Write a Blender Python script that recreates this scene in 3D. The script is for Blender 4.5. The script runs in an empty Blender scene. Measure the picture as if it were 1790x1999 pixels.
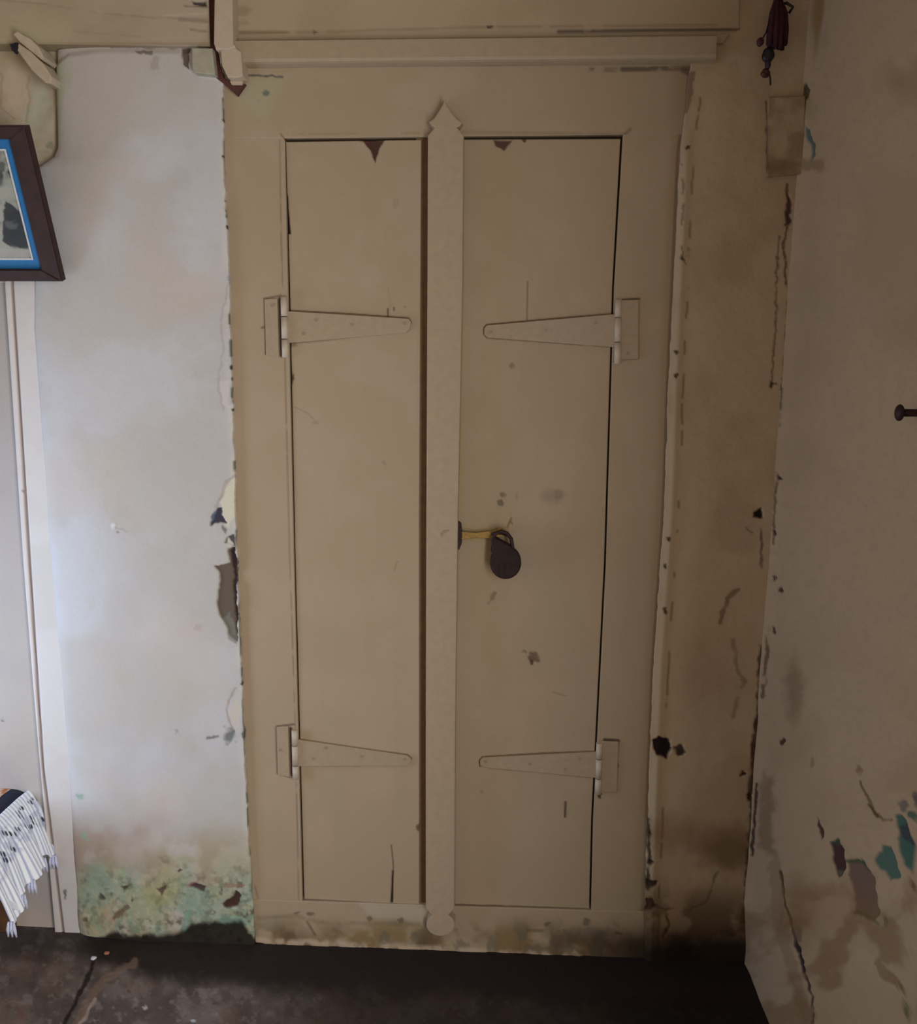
import bpy, bmesh, math
import numpy as np
from mathutils import Vector, Matrix
# ------------------------------------------------------------------ camera
W, H, F = 1790.0, 1999.0, 1700.0
PITCH, YAW, ROLL = math.radians(10.3), math.radians(2.75), 0.0065
DIST = 2.04
fw = np.array([-math.sin(YAW)*math.cos(PITCH), math.cos(YAW)*math.cos(PITCH), -math.sin(PITCH)])
rt0 = np.array([math.cos(YAW), math.sin(YAW), 0.0])
up0 = np.cross(rt0, fw)
rt = rt0*math.cos(ROLL) + up0*math.sin(ROLL)
up = np.cross(rt, fw)
CAM = np.array([0.0, -DIST, 0.0])
def ray(px, py):
    px = np.asarray(px, float); py = np.asarray(py, float)
    return fw + ((px-W/2)/F)[..., None]*rt - ((py-H/2)/F)[..., None]*up
def P(px, py, c=0.0, axis=1):
    d = ray(px, py); t = (c-CAM[axis])/d[..., axis]
    return CAM + d*t[..., None]
CAM[2] = -P(900, 1856)[2]                       # floor at z = 0 where it meets the cupboard wall
def proj(p):
    d = p-CAM; z = d@fw; z = np.where(z < 0.05, 0.05, z)
    return W/2 + F*(d@rt)/z, H/2 - F*(d@up)/z
C = bpy.context.scene.collection
sc = bpy.context.scene
cd = bpy.data.cameras.new('camera'); cam = bpy.data.objects.new('camera', cd); C.objects.link(cam)
cd.sensor_fit = 'HORIZONTAL'; cd.sensor_width = 36.0; cd.lens = 36.0*F/W; cd.clip_start = 0.02
M = Matrix.Identity(4)
for i in range(3):
    M[i][0] = rt[i]; M[i][1] = up[i]; M[i][2] = -fw[i]; M[i][3] = CAM[i]
cam.matrix_world = M
sc.camera = cam
# ------------------------------------------------------------------ view, world, lights
sc.view_settings.view_transform = 'Standard'; sc.view_settings.look = 'None'
sc.view_settings.gamma = 1.0; sc.view_settings.use_curve_mapping = False
sc.view_settings.exposure = 0.96
sc.cycles.use_denoising = True
sc.cycles.max_bounces = 8
XR = float(P(1521, 1000)[0])                    # plane of the right wall
XL = -1.75; YB = -3.4; ZC = 2.75                # left wall, wall behind the camera, ceiling
w = bpy.data.worlds.new('world'); sc.world = w; w.use_nodes = True
w.node_tree.nodes['Background'].inputs[0].default_value = (0.62, 0.74, 1.0, 1)
w.node_tree.nodes['Background'].inputs[1].default_value = 1.0
def area(name, loc, target, sx, sy, power, col):
    l = bpy.data.lights.new(name, 'AREA'); l.shape = 'RECTANGLE'; l.size = sx; l.size_y = sy
    l.energy = power; l.color = col
    o = bpy.data.objects.new(name, l); C.objects.link(o); o.location = loc
    d = Vector(target)-Vector(loc); o.rotation_euler = d.to_track_quat('-Z', 'Y').to_euler()
    return o
# daylight through the doorway in the right wall (beside the camera); a cool light added low at the left wall for the pier edge
area('doorway_daylight', (XR+0.10, -2.15, 1.05), (XR-1, -2.15, 1.05), 0.95, 1.9, 31.0, (1.0, 0.955, 0.90))
area('added_cool_light', (XL+0.02, -0.42, 0.80), (XL+1, -0.36, 0.80), 0.36, 1.0, 6.0, (0.55, 0.73, 1.0))

# ------------------------------------------------------------------ helpers
def lin(r, g, b):
    f = lambda c: (c/255.0)/12.92 if c <= 10.3 else (((c/255.0)+0.055)/1.055)**2.4
    return np.array([f(r), f(g), f(b)])
def _hash(ix, iy, seed):
    h = (ix.astype(np.int64)*374761393 + iy.astype(np.int64)*668265263 + seed*974634777) & 0xffffffff
    h = ((h ^ (h >> 13))*1274126177) & 0xffffffff
    return ((h ^ (h >> 16)) & 0xffff)/65535.0
def vn(x, y, seed=0):
    ix = np.floor(x); iy = np.floor(y); fx = x-ix; fy = y-iy
    fx = fx*fx*(3-2*fx); fy = fy*fy*(3-2*fy)
    a = _hash(ix, iy, seed); b = _hash(ix+1, iy, seed); c = _hash(ix, iy+1, seed); d = _hash(ix+1, iy+1, seed)
    return (a*(1-fx)+b*fx)*(1-fy) + (c*(1-fx)+d*fx)*fy
def fbm(x, y, s, seed=0, o=4):
    r = 0; a = 0.5; t = 0
    for k in range(o):
        r = r + a*vn(x/s, y/s, seed+k*17); t += a; a *= 0.5; s = s*0.5
    return r/t
def sst(a, b, x):
    t = np.clip((x-a)/(b-a), 0, 1); return t*t*(3-2*t)
def dline(px, py, pts):
    d = np.full(px.shape, 1e9)
    for (x0, y0), (x1, y1) in zip(pts[:-1], pts[1:]):
        vx, vy = x1-x0, y1-y0; L = vx*vx+vy*vy+1e-9
        t = np.clip(((px-x0)*vx+(py-y0)*vy)/L, 0, 1)
        d = np.minimum(d, np.hypot(px-x0-t*vx, py-y0-t*vy))
    return d
def inpoly(px, py, pts):
    r = np.zeros(px.shape, bool); n = len(pts)
    for i in range(n):
        x0, y0 = pts[i]; x1, y1 = pts[(i+1) % n]
        if y0 == y1: continue
        c = ((y0 > py) != (y1 > py)) & (px < (x1-x0)*(py-y0)/(y1-y0)+x0)
        r ^= c
    return r
class Paint:
    """colours (and relief) of the worn surface at places measured on the wall"""
    def __init__(s, px, py, base, seed=0):
        s.px, s.py, s.seed = px, py, seed
        s.c = np.empty(px.shape+(3,)); s.c[:] = lin(*base)
        s.h = np.zeros(px.shape); s.lw = 0.0
        s.wx = px + 5*(fbm(px, py, 14, seed+5)-.5)*2; s.wy = py + 5*(fbm(px, py, 14, seed+9)-.5)*2
    def mix(s, m, col, rel=0.0):
        m = np.clip(m, 0, 1)
        s.c += (lin(*col)-s.c)*m[..., None]; s.h += rel*m
    def line(s, pts, w=2.0, col=(70, 50, 38), a=.8, rel=0.0, brk=0.0):
        k = s.lw; d = dline(s.px+(s.wx-s.px)*k, s.py+(s.wy-s.py)*k, pts); w = w*(1+k*1.1*(fbm(s.px, s.py, 9, s.seed+51)-.5))
        m = a*(1-sst(w*.45, w*1.05+.6, d))
        if brk: m = m*sst(brk-.12, brk+.12, fbm(s.px, s.py, 26, s.seed+41))
        s.mix(m, col, rel)
    def poly(s, pts, col, a=1.0, rel=0.0, warp=1.0, soft=1.6):
        x = s.px+(s.wx-s.px)*warp; y = s.py+(s.wy-s.py)*warp
        ins = inpoly(x, y, pts); d = dline(x, y, pts+[pts[0]]); sd = np.where(ins, d, -d)
        s.mix(a*sst(-soft, soft, sd), col, rel)
    def blob(s, cx, cy, rx, ry, col, a=1.0, rel=0.0, soft=.35, warp=1.0):
        x = s.px+(s.wx-s.px)*warp; y = s.py+(s.wy-s.py)*warp
        q = max(3.0, min(rx, ry, 14)*.9); x = x+q*.9*(fbm(s.px, s.py, q*1.3, s.seed+61, 3)-.5)*2; y = y+q*.9*(fbm(s.px, s.py, q*1.3, s.seed+67, 3)-.5)*2
        d = np.hypot((x-cx)/rx, (y-cy)/ry)
        s.mix(a*(1-sst(1-soft, 1+soft, d)), col, rel)
    def mottle(s, scale, col, a, lo=.45, hi=.75, seed=3, mask=None, sy=1.0):
        m = a*sst(lo, hi, fbm(s.px, s.py/sy, scale, s.seed+seed))
        if mask is not None: m = m*mask
        s.mix(m, col)

def mat_attr(name, rough=.8, bump=.15, scale=260.0, spec=.25, fine=.10):
    m = bpy.data.materials.new(name); m.use_nodes = True; nt = m.node_tree; b = nt.nodes['Principled BSDF']
    a = nt.nodes.new('ShaderNodeAttribute'); a.attribute_name = 'Col'
    tc = nt.nodes.new('ShaderNodeTexCoord')
    n = nt.nodes.new('ShaderNodeTexNoise'); n.inputs['Scale'].default_value = scale; n.inputs['Detail'].default_value = 5
    nt.links.new(tc.outputs['Object'], n.inputs['Vector'])
    mr = nt.nodes.new('ShaderNodeMapRange'); mr.inputs[3].default_value = 1-fine; mr.inputs[4].default_value = 1+fine
    nt.links.new(n.outputs['Fac'], mr.inputs[0])
    mx = nt.nodes.new('ShaderNodeVectorMath'); mx.operation = 'SCALE'
    nt.links.new(a.outputs['Color'], mx.inputs[0]); nt.links.new(mr.outputs[0], mx.inputs['Scale'])
    nt.links.new(mx.outputs[0], b.inputs['Base Color'])
    bp = nt.nodes.new('ShaderNodeBump'); bp.inputs['Strength'].default_value = bump; bp.inputs['Distance'].default_value = .003
    n2 = nt.nodes.new('ShaderNodeTexNoise'); n2.inputs['Scale'].default_value = scale*.25; n2.inputs['Detail'].default_value = 6
    nt.links.new(tc.outputs['Object'], n2.inputs['Vector'])
    nt.links.new(n2.outputs['Fac'], bp.inputs['Height']); nt.links.new(bp.outputs[0], b.inputs['Normal'])
    b.inputs['Roughness'].default_value = rough; b.inputs['Specular IOR Level'].default_value = spec
    return m
def mat(name, col, rough=.6, metal=0.0, scale=120.0, fine=.12, bump=.1, spec=.4):
    m = bpy.data.materials.new(name); m.use_nodes = True; nt = m.node_tree; b = nt.nodes['Principled BSDF']
    c = lin(*col); tc = nt.nodes.new('ShaderNodeTexCoord')
    n = nt.nodes.new('ShaderNodeTexNoise'); n.inputs['Scale'].default_value = scale; n.inputs['Detail'].default_value = 5
    nt.links.new(tc.outputs['Object'], n.inputs['Vector'])
    r = nt.nodes.new('ShaderNodeValToRGB')
    r.color_ramp.elements[0].position = .3; r.color_ramp.elements[1].position = .7
    r.color_ramp.elements[0].color = (*(c*(1-fine)), 1); r.color_ramp.elements[1].color = (*(c*(1+fine)), 1)
    nt.links.new(n.outputs['Fac'], r.inputs[0]); nt.links.new(r.outputs[0], b.inputs['Base Color'])
    bp = nt.nodes.new('ShaderNodeBump'); bp.inputs['Strength'].default_value = bump; bp.inputs['Distance'].default_value = .002
    nt.links.new(n.outputs['Fac'], bp.inputs['Height']); nt.links.new(bp.outputs[0], b.inputs['Normal'])
    b.inputs['Roughness'].default_value = rough; b.inputs['Metallic'].default_value = metal
    b.inputs['Specular IOR Level'].default_value = spec
    return m
PLASTER = mat_attr('limewashed_plaster', .92, .35, 220, .1, .07)
PAINT = mat_attr('cream_painted_wood', .62, .10, 180, .25, .05)
CEMENT = mat_attr('dark_cement', .8, .5, 150, .15, .25)
CLOTHM = mat_attr('woven_cotton', .95, .2, 900, .05, .06)
PRINT = mat_attr('photo_print', .45, .0, 600, .3, .05)

def tag(o, label=None, cat=None, group=None, kind=None):
    if label: o['label'] = label
    if cat: o['category'] = cat
    if group: o['group'] = group
    if kind: o['kind'] = kind
    return o
def empty(name, loc=(0, 0, 0)):
    o = bpy.data.objects.new(name, None); C.objects.link(o); o.location = loc; o.empty_display_size = .05
    return o
def place(o, parent):
    if parent is not None:
        o.parent = parent
        o.matrix_parent_inverse = Matrix.Translation(-Vector(parent_loc(parent)))
    return o
def parent_loc(p):
    l = Vector((0, 0, 0))
    while p is not None:
        l += Vector(p.location); p = p.parent if False else None
    return l
def link(name, me, m, parent=None):
    o = bpy.data.objects.new(name, me); C.objects.link(o); me.materials.append(m)
    place(o, parent); return o
def sheet(name, pos, nrm, back, colfn, m, parent=None, smooth=True):
    """pos (rows, cols, 3) front surface, relief along nrm, closed to a solid of thickness vector back"""
    px, py = proj(pos); pt = colfn(px, py)
    pos = pos + np.asarray(nrm)*pt.h[..., None]
    r, c = px.shape; n = r*c
    idx = np.arange(n).reshape(r, c)
    q = np.stack([idx[:-1, :-1], idx[1:, :-1], idx[1:, 1:], idx[:-1, 1:]], -1).reshape(-1, 4)
    v0, v1, v3 = pos[0, 0], pos[-1, 0], pos[0, -1]
    if np.dot(np.cross(v1-v0, v3-v0), nrm) < 0: q = q[:, ::-1]
    ring = np.concatenate([idx[0, :], idx[1:, -1], idx[-1, -2::-1], idx[-2:0:-1, 0]])
    k = len(ring); rv = pos.reshape(-1, 3)[ring] + np.asarray(back)
    verts = np.concatenate([pos.reshape(-1, 3), rv])
    j = np.arange(k); j2 = (j+1) % k
    sides = np.stack([ring[j], ring[j2], n+j2, n+j], -1)
    faces = np.concatenate([q, sides])
    me = bpy.data.meshes.new(name)
    nf = len(faces); loops = np.concatenate([faces.reshape(-1), n+j]).astype(np.int32)
    starts = np.concatenate([np.arange(nf)*4, [nf*4]]).astype(np.int32)
    me.vertices.add(len(verts)); me.vertices.foreach_set('co', verts.astype(np.float32).ravel())
    me.loops.add(len(loops)); me.loops.foreach_set('vertex_index', loops)
    me.polygons.add(nf+1); me.polygons.foreach_set('loop_start', starts)
    sm = np.zeros(nf+1, bool); sm[:len(q)] = smooth
    me.update(calc_edges=True); me.validate()
    me.polygons.foreach_set('use_smooth', sm[:len(me.polygons)])
    cols = np.ones((len(verts), 4), np.float32); cols[:n, :3] = pt.c.reshape(-1, 3)
    cols[n:, :3] = pt.c.reshape(-1, 3)[ring]
    at = me.color_attributes.new('Col', 'FLOAT_COLOR', 'POINT'); at.data.foreach_set('color', np.clip(cols, 0.002, 1).ravel())
    return link(name, me, m, parent)
def interp(pts, t, ax):
    a = np.array(pts, float); k = a[:, 1-ax]; o = np.argsort(k)
    return np.interp(t, k[o], a[o, ax])
def wallpiece(name, left, right, top, bot, plane, step, colfn, m, parent=None, thick=.02, rag=0.0, ragl=0.0, ragb=0.0):
    """a piece of the wall plane bounded by measured edges: left/right x over y, top/bottom y over x"""
    t0, b0 = np.mean([p[1] for p in top]), np.mean([p[1] for p in bot])
    l0, r0 = np.mean([p[0] for p in left]), np.mean([p[0] for p in right])
    nr = max(2, int((b0-t0)/step)+1); nc = max(2, int((r0-l0)/step)+1)
    v, u = np.meshgrid(np.linspace(0, 1, nr), np.linspace(0, 1, nc), indexing='ij')
    py = t0+(b0-t0)*v; px = l0+(r0-l0)*u
    for _ in range(3):
        xl = interp(left, py, 0) + ragl*(fbm(py*0, py, 22, 7)-.5)*2
        xr = interp(right, py, 0) + rag*(fbm(py*0+3, py, 22, 11)-.5)*2
        px = xl+(xr-xl)*u
        yt = interp(top, px, 1); yb = interp(bot, px, 1) + ragb*(fbm(px, px*0, 20, 13)-.5)*2
        py = yt+(yb-yt)*v
    return sheet(name, P(px, py, plane), (0, -1, 0), (0, thick, 0), colfn, m, parent)
def prism(name, pts, y0, y1, m, parent=None, bevel=.002):
    """outline measured on plane y0 (front), extruded back to y1"""
    bm = bmesh.new(); vs = [bm.verts.new(P(x, y, y0)) for x, y in pts]
    f = bm.faces.new(vs); r = bmesh.ops.extrude_face_region(bm, geom=[f])
    nv = [g for g in r['geom'] if isinstance(g, bmesh.types.BMVert)]
    bmesh.ops.translate(bm, verts=nv, vec=(0, y1-y0, 0))
    bmesh.ops.recalc_face_normals(bm, faces=bm.faces)
    if bevel:
        es = [e for e in bm.edges if all(abs(v.co.y-y0) < 1e-6 for v in e.verts)]
        bmesh.ops.bevel(bm, geom=es, offset=bevel, segments=2, affect='EDGES', profile=.5)
    me = bpy.data.meshes.new(name); bm.to_mesh(me); bm.free()
    return link(name, me, m, parent)
def tube(name, path, r, m, parent=None, seg=12, rad=None, cap=True):
    path = [Vector(p) for p in path]; bm = bmesh.new(); rings = []; prev = None
    for i, p in enumerate(path):
        d = (path[min(i+1, len(path)-1)]-path[max(i-1, 0)]).normalized()
        a = Vector((0, -1, 0)) if abs(d.y) < .9 else Vector((1, 0, 0))
        if prev is not None: a = prev
        u = (a - d*a.dot(d)).normalized(); v = d.cross(u); prev = u
        rr = rad[i] if rad else r
        rings.append([bm.verts.new(p+(u*math.cos(k*2*math.pi/seg)+v*math.sin(k*2*math.pi/seg))*rr) for k in range(seg)])
    for A, B in zip(rings[:-1], rings[1:]):
        for k in range(seg): bm.faces.new((A[k], A[(k+1) % seg], B[(k+1) % seg], B[k]))
    bm.faces.new(rings[0][::-1]); bm.faces.new(rings[-1])
    bmesh.ops.recalc_face_normals(bm, faces=bm.faces)
    for f in bm.faces: f.smooth = len(f.verts) == 4
    me = bpy.data.meshes.new(name); bm.to_mesh(me); bm.free()
    return link(name, me, m, parent)
def ball(name, c, r, m, parent=None, sc3=(1, 1, 1), jit=0.0, seed=1, sub=3):
    bm = bmesh.new(); bmesh.ops.create_icosphere(bm, subdivisions=sub, radius=r)
    rng = np.random.RandomState(seed)
    ph = rng.rand(6)*6
    for v in bm.verts:
        n = v.co.normalized()
        k = 1+jit*(math.sin(3*n.x+ph[0]+2*n.z)+math.sin(5*n.y+ph[1])+math.sin(6*n.z+ph[2]+3*n.x))
        v.co = Vector((v.co.x*sc3[0], v.co.y*sc3[1], v.co.z*sc3[2]))*k + Vector(c)
    for f in bm.faces: f.smooth = True
    me = bpy.data.meshes.new(name); bm.to_mesh(me); bm.free()
    return link(name, me, m, parent)
def box(name, a, b, m, parent=None, bevel=0.0):
    bm = bmesh.new(); bmesh.ops.create_cube(bm, size=1)
    a = Vector(a); b = Vector(b)
    for v in bm.verts: v.co = Vector(((a.x+b.x)/2+v.co.x*(b.x-a.x), (a.y+b.y)/2+v.co.y*(b.y-a.y), (a.z+b.z)/2+v.co.z*(b.z-a.z)))
    if bevel: bmesh.ops.bevel(bm, geom=bm.edges, offset=bevel, segments=2, affect='EDGES')
    me = bpy.data.meshes.new(name); bm.to_mesh(me); bm.free()
    return link(name, me, m, parent)

# ------------------------------------------------------------------ setting: back wall pieces
WHITE = (190, 185, 180); CREAM = (169, 150, 125); WALLC = (172, 152, 128)
def col_pier(px, py):
    p = Paint(px, py, WHITE, 11); p.lw = .9
    x, y = px, py
    p.h += .005*(fbm(x, y, 260, 5, 3)-.5) + .0016*(fbm(x, y, 60, 6, 3)-.5)
    p.mottle(150, (203, 203, 208), .55, .4, .75, 1); p.mottle(190, (196, 184, 174), .6, .45, .75, 2)
    p.mottle(60, (182, 178, 168), .3, .5, .8, 4)
    # rounded outer edge on the left
    xl = np.interp(y, [90, 285, 302, 325, 640, 1100, 1500, 1850], [100, 103, 96, 62, 58, 92, 128, 146])
    d = np.clip((x-xl)/26, 0, 1); p.h -= .009*(1-np.sqrt(np.clip(1-(1-d)**2, 0, 1)))
    d2 = np.clip((x-xl)/120, 0, 1); p.h -= .014*(1-d2)**2
    # rounded shoulder and greenish shade of old wash, top left
    p.blob(112, 150, 22, 40, (176, 182, 156), .5); p.blob(104, 200, 14, 70, (170, 176, 146), .6)
    top = np.interp(x, [100, 130, 200, 440], [112, 96, 90, 92]); p.h -= .006*(1-sst(0, 16, y-top))
    p.poly([(262, 97), (300, 96), (298, 104), (270, 104)], (96, 86, 74), .7)
    p.blob(305, 122, 9, 14, (160, 146, 128), .5); p.line([(215, 90), (350, 92)], 2.5, (120, 104, 84), .6, brk=.45)
    p.poly([(352, 92), (370, 88), (368, 136), (356, 126)], (92, 76, 60), .9, -.004)
    p.line([(372, 140), (425, 152)], 5, (206, 200, 200), .8)
    # ragged seam with the cupboard frame
    xr = np.interp(y, [150, 560, 1100, 1850], [434, 446, 463, 494])
    e = 1-sst(0, 16, xr-x); p.mix(e*.5*sst(.35, .6, fbm(x, y, 30, 77)), (212, 207, 192))
    p.mix(.75*(1-sst(0, 4, xr-x))*sst(.52, .66, fbm(x*0, y, 26, 31)), (80, 84, 62))
    for yy in (237, 283, 305, 388, 443, 717, 740, 802, 1335): p.blob(np.interp(yy, [150, 1850], [434, 490]), yy, 4, 4, (62, 60, 48), .9)
    p.line([(446, 555), (440, 590), (432, 620), (436, 680), (426, 760), (434, 800)], 2.5, (172, 160, 160), .6, .0)
    p.poly([(430, 745), (446, 740), (448, 800), (432, 790)], (212, 200, 196), .6, .001)
    # the big peel
    p.poly([(436, 948), (460, 930), (460, 1000), (448, 1030), (434, 1018), (430, 985)], (214, 208, 186), .95, .0)
    p.line([(458, 930), (440, 945), (428, 975), (420, 990)], 4, (170, 158, 148), .7, -.001)
    p.poly([(424, 990), (432, 988), (432, 1006), (446, 1022), (430, 1020), (410, 1028), (412, 1008)], (66, 62, 72), 1, -.003)
    p.poly([(414, 1002), (422, 998), (418, 1014), (411, 1020)], (96, 124, 150), .8)
    p.poly([(434, 1024), (442, 1030), (440, 1040), (434, 1034)], (110, 106, 104), .8, -.002)
    p.poly([(450, 1044), (458, 1042), (462, 1066), (452, 1062), (436, 1058), (444, 1048)], (78, 70, 70), .95, -.003)
    p.poly([(446, 1048), (457, 1062), (438, 1064)], (206, 200, 186), .95)
    p.poly([(444, 1068), (462, 1066), (464, 1255), (446, 1240), (436, 1210), (424, 1190), (424, 1160), (430, 1130), (424, 1112), (420, 1104), (432, 1104), (450, 1098)], (104, 92, 80), 1, -.004)
    p.poly([(450, 1070), (461, 1068), (464, 1250), (458, 1200), (456, 1120)], (54, 42, 44), .95, -.003)
    p.poly([(436, 1205), (450, 1195), (460, 1235), (462, 1258), (448, 1250)], (124, 124, 116), .7)
    p.line([(458, 1345), (446, 1370), (444, 1400), (456, 1430)], 2.5, (170, 154, 140), .7, -.001)
    p.poly([(448, 1390), (462, 1360), (470, 1410), (458, 1430)], (210, 196, 178), .6)
    p.blob(448, 1438, 11, 15, (112, 116, 110), .9, -.002); p.line([(404, 1441), (426, 1438)], 3, (108, 104, 94), .8)
    p.blob(476, 1434, 5, 12, (86, 92, 92), .9)
    # nail scar, faint pits
    p.line([(205, 1030), (255, 1036)], 2, (160, 152, 140), .5, brk=.4); p.blob(222, 1028, 4, 6, (220, 218, 214), .8, .002); p.blob(230, 1040, 4, 3, (140, 132, 116), .7)
    p.blob(386, 1225, 8, 6, (176, 150, 142), .5); p.blob(345, 1428, 3, 4, (150, 140, 130), .6)
    p.blob(330, 1240, 60, 60, (206, 190, 182), .35, soft=.9); p.blob(320, 1560, 40, 40, (206, 188, 176), .4, soft=.9)
    # damp, mould and flaking at the foot
    g = sst(1600, 1700, y + 60*(fbm(x, y, 70, 21)-.5))
    h2 = sst(1660, 1740, y + 50*(fbm(x, y, 40, 22)-.5))
    p.mottle(60, (180, 172, 146), .8, .30, .6, 23, g); p.mottle(34, (164, 150, 124), .6, .42, .64, 24, g)
    p.mottle(40, (160, 172, 150), .8, .36, .62, 25, h2); p.mottle(46, (180, 174, 136), .7, .44, .66, 26, h2)
    p.mottle(30, (140, 164, 146), .7, .50, .72, 27, h2); p.mottle(12, (120, 120, 98), .55, .50, .68, 45, h2); p.mottle(18, (98, 88, 72), .75, .62, .74, 28, h2); p.mottle(9, (200, 196, 176), .45, .55, .7, 46, h2)
    p.mottle(120, (150, 116, 94), .5, .5, .7, 29, sst(1560, 1650, y)*(1-sst(1680, 1740, y)))
    p.h += .007*h2*(fbm(x, y, 30, 30, 5)-.5) - .002*h2
    p.blob(152, 1560, 8, 5, (132, 170, 150), .7); p.blob(162, 1636, 9, 9, (140, 176, 156), .6)
    p.blob(190, 1720, 30, 36, (124, 160, 140), .45, soft=.7); p.blob(300, 1745, 45, 30, (160, 160, 116), .5, soft=.7)
    p.blob(385, 1760, 34, 30, (138, 164, 148), .5, soft=.6); p.blob(450, 1800, 26, 12, (138, 174, 156), .8)
    p.line([(365, 1785), (360, 1815)], 7, (126, 162, 144), .7)
    p.poly([(432, 1765), (452, 1752), (462, 1738), (470, 1752), (462, 1772), (440, 1776)], (78, 58, 50), 1, -.005)
    p.poly([(366, 1730), (380, 1725), (402, 1732), (396, 1742), (378, 1736)], (76, 60, 62), .95, -.004); p.line([(366, 1729), (384, 1724)], 3, (170, 130, 126), .7)
    p.poly([(304, 1736), (325, 1730), (316, 1750)], (92, 74, 62), .9, -.004); p.poly([(236, 1730), (250, 1732), (243, 1738)], (84, 76, 70), .9, -.003)
    p.blob(196, 1752, 6, 6, (84, 82, 74), .9, -.003); p.blob(257, 1757, 4, 4, (90, 78, 66), .9); p.blob(352, 1700, 4, 3, (76, 70, 62), .9)
    p.line([(248, 1770), (216, 1800)], 5, (112, 94, 78), .85); p.line([(205, 1780), (222, 1805)], 8, (190, 170, 146), .7)
    p.line([(444, 1728), (474, 1728)], 5, (150, 116, 104), .7)
    # soot black along the floor
    s = np.interp(x, [140, 230, 300, 360, 372, 400, 470, 500], [1846, 1818, 1824, 1816, 1802, 1798, 1798, 1830]) + 14*(fbm(x, y, 22, 33)-.5)
    p.mix(.96*sst(-5, 9, y-s+8*(fbm(x, y, 12, 35)-.5)), (34, 27, 24))
    p.mix(.7*sst(-26, -8, y-s)*(1-sst(-3, 3, y-s))*sst(.45, .6, fbm(x, y, 22, 34)), (112, 136, 118))
    return p
tag(wallpiece('wall_left', [(100, 90), (103, 285), (96, 302), (62, 325), (58, 640), (92, 1100), (128, 1500), (146, 1860)], [(434, 90), (435, 300), (447, 560), (463, 1100), (478, 1500), (498, 1875)],
    [(0, 90), (500, 90)], [(100, 1856), (520, 1866)], -.010, 1.9, col_pier, PLASTER, thick=.06, rag=3.0, ragl=1.5), kind='structure')

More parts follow.
